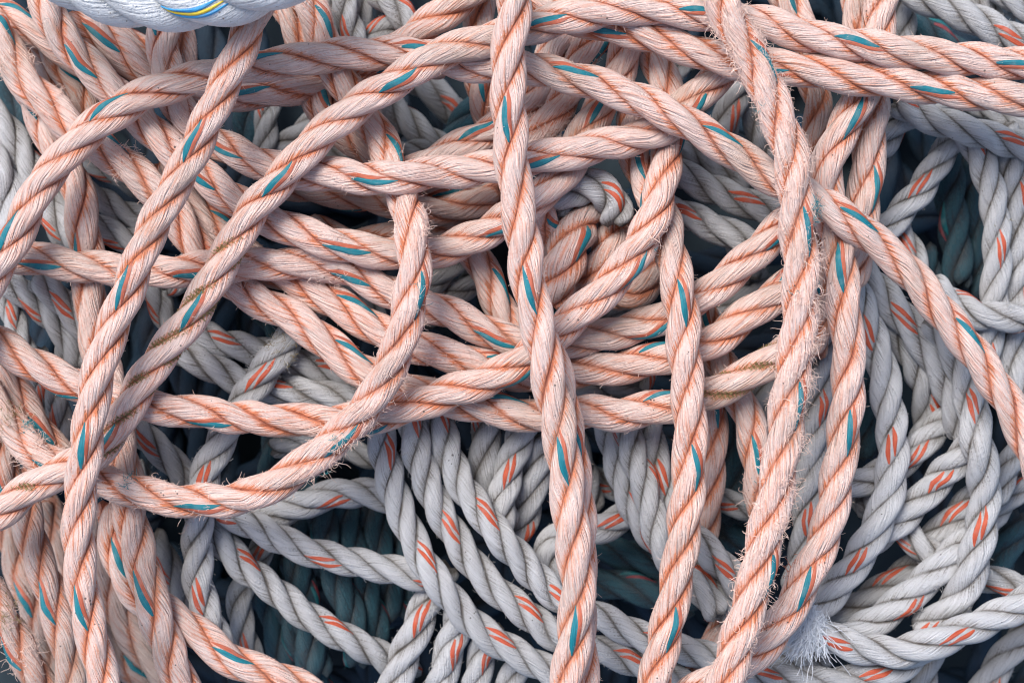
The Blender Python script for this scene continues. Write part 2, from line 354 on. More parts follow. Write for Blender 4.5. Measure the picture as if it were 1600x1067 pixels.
R('peach', "175,780,3.6 180,850,4 193,895 215,930,4.2 262,955,4.4 302,985 340,1015 367,1035 420,1052 479,1078 540,1110",
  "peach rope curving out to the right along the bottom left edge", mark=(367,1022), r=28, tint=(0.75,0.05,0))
R('peach', "150,790,1.0 157,840 166,900 184,955 215,1005 255,1052 292,1100", "dim peach rope under the lower left pair", r=26, tint=(0.5,0.48,0))  # heavy G in this bundle paints the corner's shade onto the fibre
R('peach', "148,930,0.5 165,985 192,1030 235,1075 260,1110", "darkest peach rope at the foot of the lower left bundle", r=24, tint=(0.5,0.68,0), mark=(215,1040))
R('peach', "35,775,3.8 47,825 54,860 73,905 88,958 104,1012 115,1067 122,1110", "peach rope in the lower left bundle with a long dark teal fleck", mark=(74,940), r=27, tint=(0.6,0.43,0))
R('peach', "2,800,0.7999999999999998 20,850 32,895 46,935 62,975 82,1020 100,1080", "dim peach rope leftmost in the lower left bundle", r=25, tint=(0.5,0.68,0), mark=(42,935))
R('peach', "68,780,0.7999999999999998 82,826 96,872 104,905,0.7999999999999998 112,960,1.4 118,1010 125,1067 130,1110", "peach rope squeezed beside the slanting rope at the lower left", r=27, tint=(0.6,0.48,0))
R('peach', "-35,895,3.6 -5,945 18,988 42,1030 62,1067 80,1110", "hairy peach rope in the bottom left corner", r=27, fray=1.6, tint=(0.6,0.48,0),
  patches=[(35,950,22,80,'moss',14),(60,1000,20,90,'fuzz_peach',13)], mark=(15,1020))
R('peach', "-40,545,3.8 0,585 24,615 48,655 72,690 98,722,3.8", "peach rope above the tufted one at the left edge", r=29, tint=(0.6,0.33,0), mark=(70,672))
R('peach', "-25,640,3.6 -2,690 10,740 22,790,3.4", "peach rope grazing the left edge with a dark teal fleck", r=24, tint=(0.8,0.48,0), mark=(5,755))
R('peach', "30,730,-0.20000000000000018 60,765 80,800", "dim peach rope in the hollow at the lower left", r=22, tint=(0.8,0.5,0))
# ---- the knot
R('peach', "858,480,4 866,452,4.8 878,418,5.4 892,382 905,348,5.2 918,322,4.4 930,296,3", "stained peach loop of the knot with a bold teal fleck", r=36, mark=(910,390), tint=(0.75,0.15,0), lay=190)
R('peach', "838,318,4 846,344,4.4 858,372,4.2 880,400,3.4", "peach strand at the left of the knot with a teal band", r=26, mark=(868,345), tint=(0.75,0.1,0), lay=170)
R('peach', "962,330,3.2 964,352,4 958,380,4.8 945,408,4.8 925,436,4.2 900,470,3.2", "peach turn in the middle of the knot, tucked under the climbing rope", r=31, tint=(0.85,0.08,0), lay=170, fray=0.4, patches=[(872,462,14,50,'fuzz_peach',12)])
R('peach', "940,430,2.5 962,462,3.6 988,464,4 1010,444,3.8 1028,405,3", "darkly stained peach bend at the foot of the knot", r=27, tint=(0.9,0.45,0), lay=190)
R('grey', "860,328,3.4 880,305,4.6 912,290,5.2 944,296,5.4 962,324,5 964,355,4", "pale grey loop capping the peach knot", r=29, lay=150, tint=(0.4,0.1,0), mark=(965,305))
# ---- huge white rope
R('white', "20,-135,9.5 80,-88 145,-48 200,-30 250,-24 320,-28 385,-42 450,-70 520,-115", "huge white mooring rope across the top left corner with a blue and yellow marker", r=76, lay=330, mark=(318,32), name='white_hawser')
# ---- grey ropes
g = 'grey'
R(g, "588,640,3.8 595,685 606,735 622,785 644,839 670,890 702,932 741,976 790,1010 835,1035 880,1062 930,1095", "grey rope, lowest of three curving side by side at the bottom centre", mark=(672,870), tint=(0.2,0.02,0))
R(g, "638,630,3.8 646,677 659,730 682,787 711,839 748,892 788,932 826,960 862,992 905,1008 942,1017 975,1028 1010,1042 1050,1060 1100,1088", "frayed grey rope, middle of three curving side by side at the bottom centre", mark=(705,820), fray=0.6, patches=[(640,705,10,30,'fuzz_grey',9),(718,845,9,30,'fuzz_grey',8),(760,885,9,26,'fuzz_grey',8)], tint=(0.2,0.02,0))
R(g, "672,610,3.8 683,651 699,704 720,756 748,793 781,839 813,874 839,903 866,930 905,952 945,966 980,984 1015,1000 1050,1010 1085,1018 1120,1032 1170,1048 1230,1062 1300,1064 1360,1058 1405,1042 1450,1005", "grey rope, uppermost of the three curving at the bottom centre and running right", mark=(765,800), tint=(0.25,0.02,0))
R(g, "764,640,2.6 762,664 755,704 758,750 775,790 800,830", "short grey rope rising behind the three curving ones", fray=0.3, tint=(0.4,0.15,0))
R(g, "830,640,2.8 812,685 795,735 783,790 778,840", "grey rope with a double orange fleck left of the central rope", mark=(795,735), tint=(0.3,0.1,0))
R(g, "858,680,2.4 842,725 828,775 818,815 795,860", "grey rope slipping under the central rope at mid height", mark=(828,835), tint=(0.4,0.15,0))
R(g, "1010,785,2.6 985,802 957,818 915,832 875,838 853,858,2.4 855,890 872,920", "grey rope bent round behind the central rope", mark=(955,812), tint=(0.4,0.2,0))
R(g, "940,635,3 956,690 968,735 982,775 1000,815 1030,850 1070,872,2.8 1108,912 1135,950 1155,985", "grey rope, left of the twisted pair in the lower centre hollow", mark=(1105,890), r=24, tint=(0.35,0.12,0))
R(g, "978,640,3.3 984,690 1000,740 1014,780 1022,820 1035,860 1062,892 1098,925 1125,965", "grey rope, middle strand of the twisted pair in the lower centre", r=24, tint=(0.35,0.12,0), fray=0.3)
R(g, "1012,640,3 1018,698 1034,743 1045,785 1062,825 1095,848,3.2 1120,875 1148,905 1180,950", "grey rope passing behind the hanging peach rope to the lower right", mark=(1130,885), tint=(0.35,0.12,0))
R(g, "1020,248,2.6 1062,271 1089,286 1141,307 1181,323 1225,340", "grey rope right of the knot, upper of two", mark=(1165,310), r=26, tint=(0.4,0.1,0))
R(g, "1025,322,2.9 1076,338 1115,355 1154,371 1195,390", "grey rope right of the knot, lower of two, with twin orange flecks", mark=(1070,330), r=26, tint=(0.4,0.1,0))
R(g, "1040,218,1.6 1089,246 1130,272 1175,300", "dark grey rope deep under the arching peach one", r=24, tint=(0.5,0.4,0))  # high G puts the hollow's shade into the colour of deep ropes
R(g, "1172,105,1.6 1150,145 1135,190 1120,240", "dark grey rope in the hollow left of the shaggy rope", r=25, tint=(0.5,0.45,0), mark=(1148,185))
R(g, "1080,70,1.4 1050,112 1030,150", "dim grey rope showing between two peach diagonals", r=24, tint=(0.5,0.5,0))
R(g, "1170,160,1.2 1190,210 1200,260", "dark grey rope end beside the shaggy rope", r=24, tint=(0.5,0.5,0))
R(g, "500,-30,2.4 512,20 525,62 540,105", "grey rope at the top, left of three behind the peach ones", r=22, tint=(0.5,0.3,0))
R(g, "528,-30,2.7 541,20 553,62 570,100", "grey rope at the top with a rust fleck near its foot", r=22, mark=(538,50), tint=(0.5,0.25,0))
R(g, "556,-25,2.3 566,20 572,60", "grey rope at the top, right of three", r=20, tint=(0.5,0.4,0))
R(g, "580,-20,2.8 620,12 648,45 672,80", "grey rope running down right at the top edge", r=24, tint=(0.4,0.2,0), mark=(650,2))
R(g, "640,35,2.6 605,42 580,65 560,95", "short grey rope bending under the top peach diagonal", r=22, tint=(0.4,0.3,0), mark=(588,28))
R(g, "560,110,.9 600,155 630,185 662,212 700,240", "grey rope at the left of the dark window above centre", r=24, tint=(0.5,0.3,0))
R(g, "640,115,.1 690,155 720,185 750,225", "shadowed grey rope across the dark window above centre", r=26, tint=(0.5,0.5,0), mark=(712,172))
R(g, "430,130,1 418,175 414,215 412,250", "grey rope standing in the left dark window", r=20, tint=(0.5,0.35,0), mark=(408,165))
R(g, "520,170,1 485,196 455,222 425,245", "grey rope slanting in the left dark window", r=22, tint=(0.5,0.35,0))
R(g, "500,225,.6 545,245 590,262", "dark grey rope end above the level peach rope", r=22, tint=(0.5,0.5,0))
R(g, "680,240,1.2 640,236 600,246", "dark grey rope at the lip of the dark window above centre", r=20, tint=(0.5,0.6,0), fray=0.6)
R(g, "-30,160,2.6 5,195 25,225 42,255 64,296 92,345 130,385", "grey rope coming in at the left edge below the teal ones", mark=(60,362), tint=(0.4,0.1,0), r=26)
R(g, "-35,215,3 -5,262 12,300 14,345 10,390", "smooth pale grey rope hugging the left edge", r=28, tint=(0.1,0.05,0))
R(g, "60,300,2.2 88,350 118,392", "grey rope behind the left peach upright", r=23, mark=(80,342), tint=(0.4,0.2,0))
R(g, "120,292,2.2 160,314 195,334 240,348", "grey rope, upper of two at the left centre", r=22, tint=(0.4,0.2,0))
R(g, "120,338,2.6 165,360 200,376 250,388", "grey rope, lower of two at the left centre", r=23, tint=(0.35,0.15,0), mark=(165,380))
R(g, "130,240,1.2 180,268 230,295 270,315", "shadowed grey rope in the left window", r=24, tint=(0.5,0.5,0))
R(g, "-20,418,2.6 22,446 55,472 88,503 115,540 130,580", "grey rope sagging below the level peach rope at left", r=24, tint=(0.4,0.15,0))
R(g, "50,432,2.8 85,458 112,488 138,518 160,560", "grey rope with two rust flecks below the level peach rope", r=24, mark=(100,478), tint=(0.35,0.1,0))
R(g, "2,440,2.2 18,485 32,530 48,575", "grey rope dropping at the left edge with orange stripes", r=20, mark=(22,490), tint=(0.4,0.15,0))
R(g, "60,540,1.6 62,590 68,640 78,700", "grey rope upright behind the left arc, left of two", r=20, tint=(0.45,0.3,0))
R(g, "84,580,2 90,630 100,680 112,720", "grey rope upright behind the left arc, right of two", r=20, mark=(85,655), tint=(0.45,0.3,0))
R(g, "100,500,1.6 105,550 112,600", "dark grey rope between the left peach ropes", r=20, mark=(118,555), tint=(0.5,0.4,0))
R(g, "215,415,2 240,455 262,500 290,540", "grey rope half hidden between the two left diagonals", r=22, tint=(0.4,0.25,0), mark=(238,485))
R(g, "270,495,2.8 310,520 341,534 394,545 450,562 500,577 550,590 600,606", "grey rope with twin rust flecks behind the three converging peach ropes", mark=(352,527), r=25, tint=(0.35,0.1,0))
R(g, "250,530,3 290,555 328,573 370,594 430,607 480,612 530,622 590,640", "grey rope just above the bowed peach rope at the left centre", mark=(435,598), r=25, tint=(0.3,0.08,0))
R(g, "260,460,2.4 285,430 300,405 320,380", "grey rope stub between the left diagonals", r=20, tint=(0.4,0.25,0), mark=(242,490))
R(g, "195,640,2.4 225,682 255,706 282,738 305,775 320,810", "hairy grey rope below the bowed peach rope at left", mark=(228,690), fray=0.6, r=24, tint=(0.4,0.2,0))
R(g, "205,720,1.6 225,760 235,800", "dark grey rope in the lower left hollow", r=22, tint=(0.5,0.5,0))
R(g, "515,460,3 490,485 465,515,3.6 440,545 413,582,4 388,615 364,655,3.6 341,699 323,735 312,785,3.4 308,839 308,892 317,944 333,984 352,1035", "fuzzy grey rope slanting down through the left centre to the lower left", mark=(312,925), fray=0.9, r=26, tint=(0.3,0.15,0),
  patches=[(440,545,26,90,'moss',7),(425,560,22,60,'fuzz_grey',8),(288,812,8,20,'fuzz_peach',9),(325,975,10,24,'fuzz_grey',12)])
R(g, "310,790,2.8 335,828 355,855 383,888 413,908 452,942 505,978 557,1005,2.6 600,1027,2 650,1058,1.6", "grey rope across the dark teal hollow, lower of two", mark=(528,968), tint=(0.15,0.02,0), r=25)
R(g, "335,792,3 365,805 395,821 426,837 479,860 531,873 584,884 636,895 680,905", "grey rope across the dark teal hollow, upper of two", mark=(505,875), tint=(0.3,0.08,0), r=25, fray=0.3, patches=[(555,900,10,16,'fuzz_grey',7)])
R(g, "385,828,2.4 420,808 452,796 500,778 545,769 590,772 630,790", "grey rope capping the dark teal hollow", mark=(520,785), tint=(0.35,0.1,0), r=25)
R(g, "700,880,2.8 680,915 665,945 648,988 627,1036 610,1090", "grey rope under the three curving ones, left of the row", mark=(655,965), r=27, fray=0.5, patches=[(665,950,10,26,'fuzz_grey',9)], tint=(0.25,0.05,0))
R(g, "728,935,2.6 714,976 700,1023 686,1085", "grey rope under the three curving ones, second in the row", mark=(712,1015), r=26, fray=0.4, tint=(0.25,0.05,0), patches=[(690,1025,10,24,'fuzz_grey',12)])
R(g, "772,970,2.4 755,1015 740,1080", "grey rope under the three curving ones, third in the row", mark=(762,1022), r=24, tint=(0.3,0.08,0))
R(g, "820,1010,2.2 802,1052 790,1095", "grey rope under the three curving ones, last in the row", r=24, tint=(0.3,0.1,0))
R(g, "420,840,1.6 402,870 380,910 374,950 384,1000 400,1050", "grey rope dangling in the dark teal hollow at lower left", r=22, mark=(385,1010), tint=(0.4,0.3,0))
R(g, "235,830,1.2 262,880 288,940 300,990", "blue-grey rope sunk beside the lower left bundle", r=22, tint=(0.5,0.6,0), mark=(255,890))
R(g, "1325,430,3.2 1348,488 1364,533 1378,572 1387,625 1394,677 1395,730 1385,784 1361,839 1330,890 1296,930 1262,965", "grey rope arcing down right of the peach uprights", mark=(1388,700), tint=(0.15,0.02,0), r=27)
R(g, "1315,395,3.2 1358,437 1395,478 1430,520 1462,565 1485,610 1500,660,2.8 1505,690", "grey rope running beside the long diagonal peach rope", r=27, tint=(0.3,0.15,0), fray=0.4, patches=[(1497,668,10,50,'fuzz_grey',10)], mark=(1410,500))
R(g, "1335,455,2.6 1372,485 1402,518 1425,560,2.4 1445,605 1450,650 1440,700", "grey rope with twin orange flecks under the long diagonal", r=25, mark=(1377,483), tint=(0.25,0.05,0))
R(g, "1455,490,3.6 1490,545 1512,600 1522,645 1530,704 1538,756 1537,800 1530,839 1518,892 1500,935 1468,965 1430,990", "thick grey rope hanging near the right edge, frayed in places", mark=(1515,640), r=28, tint=(0.15,0.02,0), fray=0.4, patches=[(1528,845,10,20,'fuzz_rust',7),(1510,945,10,24,'fuzz_grey',8)])
R(g, "1520,628,2.6 1482,655 1456,678 1424,712 1388,735 1350,752 1310,765", "grey rope crossing level behind the arc at the right", mark=(1428,712), r=25, tint=(0.2,0.08,0))
R(g, "1530,688,2.8 1484,730 1454,764 1425,795 1390,825 1350,850", "grey rope with long orange flecks right of the arc", mark=(1465,747), r=26, tint=(0.2,0.05,0))
R(g, "1540,760,2.2 1500,800 1472,828 1440,858", "grey rope below it, behind the thick hanging one", r=25, tint=(0.35,0.15,0), mark=(1487,795))
R(g, "1530,825,3.2 1482,874 1444,910 1405,943 1364,972 1318,998", "frayed grey rope climbing from the white tassel to the right", mark=(1422,950), r=27, fray=0.5, patches=[(1455,905,12,40,'fuzz_grey',9),(1425,935,12,40,'fuzz_grey',9),(1498,870,12,30,'fuzz_grey',7)], tint=(0.15,0.02,0))
R(g, "1345,770,2.4 1380,800 1416,832,2.8 1448,862 1490,890,2.4 1530,900 1568,910 1630,930", "grey rope crossing under the others toward the right edge", r=24, mark=(1400,850), tint=(0.4,0.15,0))
R(g, "1470,868,1.8 1430,890 1390,915 1340,948 1290,975", "shaded grey rope below the arc's foot", r=27, mark=(1385,890), tint=(0.45,0.4,0))
R(g, "1262,985,4.2 1288,992,4.6 1311,1002,4.4 1364,1016 1403,1018 1442,1010 1495,990 1547,968 1600,942 1645,918", "grey rope ending in a white frayed tassel, curving along the lower right", mark=(1300,1000), r=27, tint=(0.1,0.01,0))
R(g, "1620,970,1.2 1575,1020 1540,1070 1520,1110", "bluish grey rope in the bottom right corner", r=26, tint=(0.3,0.45,0))
R(g, "1460,1000,1.6 1445,1050 1435,1100", "grey rope end hanging below the tasselled one", r=23, tint=(0.4,0.3,0))
R(g, "1180,1010,2 1215,1020 1260,1035 1300,1040", "grey rope under the tassel", r=24, tint=(0.35,0.25,0))
R(g, "1500,190,2.8 1526,232 1540,265 1552,312 1558,365 1557,417 1552,470 1545,530 1540,570", "grey rope hanging near the right edge, left of two", mark=(1560,390), r=24, tint=(0.25,0.08,0), fray=0.15, patches=[(1565,348,8,12,'moss',4)])
R(g, "1572,190,2.8 1580,245 1589,312 1596,370 1595,430 1588,480 1580,540 1590,590 1612,640", "grey rope hanging along the right edge", mark=(1598,300), r=24, tint=(0.25,0.08,0))
R(g, "1620,655,2.4 1592,700 1570,740 1555,790", "short grey rope at the right edge below the long diagonal", r=22, tint=(0.3,0.1,0), mark=(1590,650))
R(g, "1610,745,2 1580,775 1555,800 1530,850", "grey rope behind the thick one near the right edge", r=22, tint=(0.4,0.2,0), mark=(1570,750))
R(g, "1450,440,3.6 1480,468 1521,490 1574,496 1640,490", "smooth grey rope level at the right edge under the long diagonal", r=25, tint=(0.1,0.05,0), fray=0.4, patches=[(1575,468,10,30,'fuzz_grey',10)])
R(g, "1520,190,2.6 1488,222 1462,260 1440,296 1405,335 1372,375 1345,410", "grey rope slanting down left beside the right dark hollow", r=24, mark=(1432,290), tint=(0.2,0.08,0))
R(g, "1390,335,2 1412,372 1430,408 1440,450", "short grey rope with a rust fleck left of the right dark hollow", r=23, mark=(1415,385), tint=(0.35,0.15,0))
R(g, "1395,-30,3 1442,-4 1480,12 1521,30 1560,50 1600,70 1645,92", "worn grey rope at the top right corner", r=27, tint=(0.3,0.2,0), fray=0.4, mark=(1575,62))
R(g, "1545,-30,2.8 1592,5 1635,32", "grey rope cutting the top right corner", r=24, tint=(0.2,0.1,0))
R(g, "1520,-20,2 1545,18 1555,55", "shaded grey rope behind the corner ropes", r=22, tint=(0.5,0.4,0))
R(g, "1490,140,2.4 1450,162 1415,182 1385,212 1370,250", "grey rope bending left below the peach twins", r=25, tint=(0.3,0.1,0))
R(g, "1395,155,3 1420,170 1460,188 1500,200 1550,215 1600,230 1650,243", "grey rope running level to the right edge below the peach twins", r=25, mark=(1578,218), tint=(0.25,0.08,0))
R(g, "1500,150,1.8 1545,170 1590,190 1630,210", "grey rope tucked above it at the right edge", r=22, tint=(0.4,0.3,0))
R(g, "1400,-30,1.8 1412,25 1408,75 1400,120", "shaded grey rope behind the peach uprights at the top", r=22, tint=(0.5,0.4,0))
R(g, "1288,510,2.8 1281,572 1277,625 1274,677 1268,730 1262,782 1258,840 1250,890 1240,930", "grey rope upright in the gap right of the shaggy rope", r=25, tint=(0.35,0.15,0), mark=(1284,635))
R(g, "1330,745,1.8 1348,775 1358,810", "dark grey rope stub right of the peach uprights", r=22, tint=(0.5,0.4,0), mark=(1350,775))
R(g, "1208,555,1.8 1196,610 1190,665", "dark grey rope stub left of the shaggy rope", r=22, tint=(0.5,0.4,0))
R(g, "1080,770,1.8 1145,787 1190,800 1230,810", "grey rope level behind the shaggy rope at the lower centre", r=22, tint=(0.4,0.35,0), mark=(1125,790))
R(g, "1180,440,1.2 1160,400 1150,370", "dim grey rope in the hollow right of the knot", r=22, tint=(0.5,0.5,0))
R(g, "1200,420,1 1150,465 1110,500", "dim grey rope under the rising peach pair", r=24, tint=(0.5,0.5,0))
R(g, "720,400,1.8 690,430 660,455 640,480", "grey rope under the sagging bow, upper of two", r=22, tint=(0.4,0.3,0))
R(g, "760,420,1.6 725,450 690,470 660,510", "grey rope under the sagging bow, lower of two", r=22, tint=(0.4,0.3,0))
R(g, "510,425,.8 545,450 580,490 600,530", "dark grey rope between the converging peach ropes", r=22, tint=(0.5,0.5,0), fray=0.6)
R(g, "990,455,1.4 965,478 940,500", "grey rope stub below the knot", r=22, tint=(0.4,0.3,0))
R(g, "1000,600,2.1 960,612 925,605 900,625", "dim grey rope peeping between two level peach ropes", r=20, tint=(0.5,0.4,0))
R(g, "1010,570,1.9 1000,610 990,650", "dark grey rope stub below the level peach ropes", r=20, tint=(0.5,0.4,0), mark=(1020,600))
R(g, "420,700,1.6 470,690 530,700 600,720", "grey rope behind the hook of the frayed peach rope", r=20, tint=(0.4,0.3,0))
R(g, "880,660,1.6 900,700 915,750 925,800", "dim grey rope right of the central rope", r=24, tint=(0.5,0.4,0))
R(g, "900,720,1.4 930,750 975,765 1000,800", "dark grey rope curved in the lower centre hollow", r=22, tint=(0.5,0.4,0), mark=(935,760))
# ---- dark teal ropes deep in the hollows
t = 'teal'
deep = [
 ("455,765,1 462,830 470,900 480,970 500,1060","left-hand"), ("500,760,1.2 505,830 520,890 545,950 560,1040","middle"),
 ("535,755,1.1 540,820 556,880 575,940 590,1010","bright"), ("575,780,1 590,850 605,910 620,970","right-hand"),
 ("620,790,.7 635,850 650,910 660,980","hidden"), ("410,850,.8 420,920 435,990 460,1080","lower"),
 ("440,900,.9 455,960 480,1030 510,1100","lowest"), ("-20,120,1.2 15,150 45,190 70,240","upper-left"),
 ("-20,90,.8 30,120 60,160 95,215","shaded upper-left"), ("-20,165,1 25,195 55,235 80,290","left-edge"),
 ("1480,230,1 1485,300 1492,370 1500,450","long"), ("1515,230,.8 1518,300 1530,380 1535,470","slim"),
 ("1440,380,1 1450,430 1470,470 1500,500","short"), ("900,850,.8 960,860 1030,880 1090,900","level"),
 ("900,905,.9 960,912 1030,930 1090,950","lower level"), ("1110,640,.8 1140,690 1150,750 1140,820","upright"),
 ("1120,830,.7 1170,845 1230,850","half-buried"), ("1545,930,.8 1570,860 1600,800","right-edge"),
 ("440,640,.8 430,700 425,760","upright left"), ("470,690,.9 480,750 490,800","second upright left"),
 ("1330,560,.7 1345,640 1350,720","narrow"), ("380,450,.7 420,490 450,540","tucked"),
 ("1400,20,.6 1450,50 1500,90 1540,130","upper-right"), ("1420,70,.8 1470,95 1530,110","lower upper-right"),
 ("380,150,.5 390,200 400,260","window"), ("690,250,.4 720,200 760,150","deepest window")]
where = ["in the dark hollow at the lower left centre"]*7 + ["in the dark gap at the left edge"]*3 + ["in the dark hollow near the right edge"]*3 + ["in the lower centre hollow"]*2 + ["behind the shaggy peach rope"]*2 + ["in the lower right gap"] + ["below the bowed peach rope"]*2 + ["right of the peach uprights","in the gap between the left diagonals"] + ["at the top right"]*2 + ["above the level peach rope"]*2
for (pp, adj), wh in zip(deep, where):
    R(t, pp, "%s dark teal rope %s" % (adj, wh), r=26, tint=(0.5,0.1,0), fray=0.25)

# ------------------------------------------------------------------ centre lines
def catmull(P, per=24):
    P = np.asarray(P, float)
    Q = np.vstack([2 * P[0] - P[1], P, 2 * P[-1] - P[-2]])
    out = []
    for i in range(1, len(Q) - 2):
        p0, p1, p2, p3 = Q[i - 1], Q[i], Q[i + 1], Q[i + 2]
        # centripetal-like tangents scaled by chord lengths
        d1 = np.linalg.norm(p2[:2] - p1[:2]); d0 = np.linalg.norm(p1[:2] - p0[:2]); d2 = np.linalg.norm(p3[:2] - p2[:2])
        m1 = d1 * ((p1 - p0) / d0 * d1 + (p2 - p1) / d1 * d0) / (d0 + d1)
        m2 = d1 * ((p2 - p1) / d1 * d2 + (p3 - p2) / d2 * d1) / (d1 + d2)
        t_ = np.linspace(0, 1, per, endpoint=False)[:, None]
        out.append((2*t_**3 - 3*t_**2 + 1) * p1 + (t_**3 - 2*t_**2 + t_) * m1 + (-2*t_**3 + 3*t_**2) * p2 + (t_**3 - t_**2) * m2)
    out.append(P[-1:])
    return np.vstack(out)

def resample(P, ds):
    s = np.concatenate([[0], np.cumsum(np.linalg.norm(np.diff(P[:, :2], axis=0), axis=1))])
    n = max(6, int(round(s[-1] / ds)))
    u = np.linspace(0, s[-1], n + 1)
    return np.stack([np.interp(u, s, P[:, k]) for k in range(P.shape[1])], 1), u

def gsm(A, sig):
    k = int(sig * 3) + 1
    x = np.arange(-k, k + 1); g_ = np.exp(-x**2 / (2 * sig**2)); g_ /= g_.sum()
    B = np.pad(A, [(k, k)] + [(0, 0)] * (A.ndim - 1), mode='reflect', reflect_type='odd')
    return np.stack([np.convolve(B[:, c], g_, 'valid') for c in range(A.shape[1])], 1)

LEVEL = 46.0
DEF_R = dict(peach=28.5, grey=25.5, white=76.0, teal=26.0)
DEF_LAY = dict(peach=252.0, grey=180.0, white=330.0, teal=190.0)
DS = 7.0
allxy, allh, allid, allr = [], [], [], []
for k, rp in enumerate(ROPES):
    if rp['r'] is None: rp['r'] = DEF_R[rp['kind']]
    if rp['lay'] is None: rp['lay'] = DEF_LAY[rp['kind']] * rp['r'] / DEF_R[rp['kind']] * rng.uniform(0.96, 1.04)
    P = rp['pts']
    xy = np.array([(p[0], p[1]) for p in P])
    s = np.concatenate([[0], np.cumsum(np.linalg.norm(np.diff(xy, axis=0), axis=1))])
    kn = [i for i, p in enumerate(P) if p[2] is not None]
    hh = np.interp(s, s[kn], [P[i][2] for i in kn])
    C = catmull(np.column_stack([xy, hh]))
    C, u = resample(C, DS)
    C = gsm(C, min(1.6, len(C) / 8))
    rp['C'], rp['u'] = C, u
    allxy.append(C[:, :2]); allh.append(C[:, 2]); allid.append(np.full(len(C), k)); allr.append(np.full(len(C), rp['r']))
XY = np.vstack(allxy); H = np.concatenate(allh); ID = np.concatenate(allid); RR = np.concatenate(allr)
n_all = len(XY)

# ------------------------------------------------------------------ let the ropes rest on each other
pi, pj, pd = [], [], []
for a in range(0, n_all, 400):
    b = min(a + 400, n_all)
    dx = XY[a:b, None, 0] - XY[None, :, 0]; dy = XY[a:b, None, 1] - XY[None, :, 1]
    d2 = dx * dx + dy * dy
    rs = (RR[a:b, None] + RR[None, :]) * 0.95
    ii, jj = np.nonzero((d2 < rs * rs) & (ID[a:b, None] < ID[None, :]))
    pi.append(ii + a); pj.append(jj); pd.append(np.sqrt(d2[ii, jj]))
pi = np.concatenate(pi); pj = np.concatenate(pj); pd = np.concatenate(pd)
key = ID[pi].astype(np.int64) * 1000 + ID[pj]
order = np.lexsort((pj, pi, key))
pi, pj, pd, key = pi[order], pj[order], pd[order], key[order]
brk = np.concatenate([[True], (np.diff(key) != 0) | (np.diff(pi) > 4)])
cl = np.cumsum(brk) - 1
rsum = (RR[pi] + RR[pj]) * 0.93
wgt = np.maximum(rsum - pd, 0.5)
num = np.bincount(cl, (H[pi] - H[pj]) * wgt)
sg = np.where(num >= 0, 1.0, -1.0)[cl]
need = np.sqrt(np.maximum(rsum**2 - pd**2, 0))
Z0 = H * LEVEL - np.maximum(0, 2.1 - H) * 55.0 + RR
Z = Z0.copy()
inner = np.zeros(n_all, bool)
inner[1:-1] = (ID[1:-1] == ID[:-2]) & (ID[1:-1] == ID[2:])
ix = np.nonzero(inner)[0]
first = np.nonzero(~inner)[0]
for it in range(260):
    Z += 0.03 * (Z0 - Z)
    v = need - sg * (Z[pi] - Z[pj])
    m = v > 0
    up = np.zeros(n_all); dn = np.zeros(n_all)
    vi, a_, b_ = v[m] * 0.5, pi[m], pj[m]
    pos = sg[m] > 0
    hi = np.where(pos, a_, b_); lo = np.where(pos, b_, a_)
    np.maximum.at(up, hi, vi); np.maximum.at(dn, lo, vi)
    Z += 0.85 * (up - dn)
    for _ in range(4 if it < 230 else 2):
        Zn = Z.copy()
        Zn[ix] += 0.33 * (Z[ix - 1] - 2 * Z[ix] + Z[ix + 1])
        Z = Zn
    # free ends follow their neighbours
    e0 = first[(first + 1 < n_all)]; e0 = e0[ID[e0] == ID[np.minimum(e0 + 1, n_all - 1)]]
    Z[e0] = Z[e0 + 1] * 0.5 + Z[e0] * 0.5
    Z = np.maximum(Z, RR - 190)
v = need - sg * (Z[pi] - Z[pj])
print("contacts", len(pi), "worst overlap", v.max(), "p99", np.percentile(v, 99), "z", Z.min(), Z.max(), "length", sum(rp['u'][-1] for rp in ROPES))
st = 0
for k, rp in enumerate(ROPES):
    n = len(rp['C']); rp['Z'] = Z[st:st + n]; st += n
    if n > 8: rp['Z'] = gsm(rp['Z'][:, None], 1.5)[:, 0]

ZC = ZREF + DCAM
def world(x, y, z):
    f = (ZC - z) / DCAM
    return np.stack([(x - 800.0) * f * S, (533.5 - y) * f * S, z * S], -1)

# ------------------------------------------------------------------ rope building
def smooth_noise(n, wl, amp):
    m = int(n / wl) + 4
    return np.interp(np.linspace(0, m - 1, n), np.arange(m), rng.normal(0, amp, m))

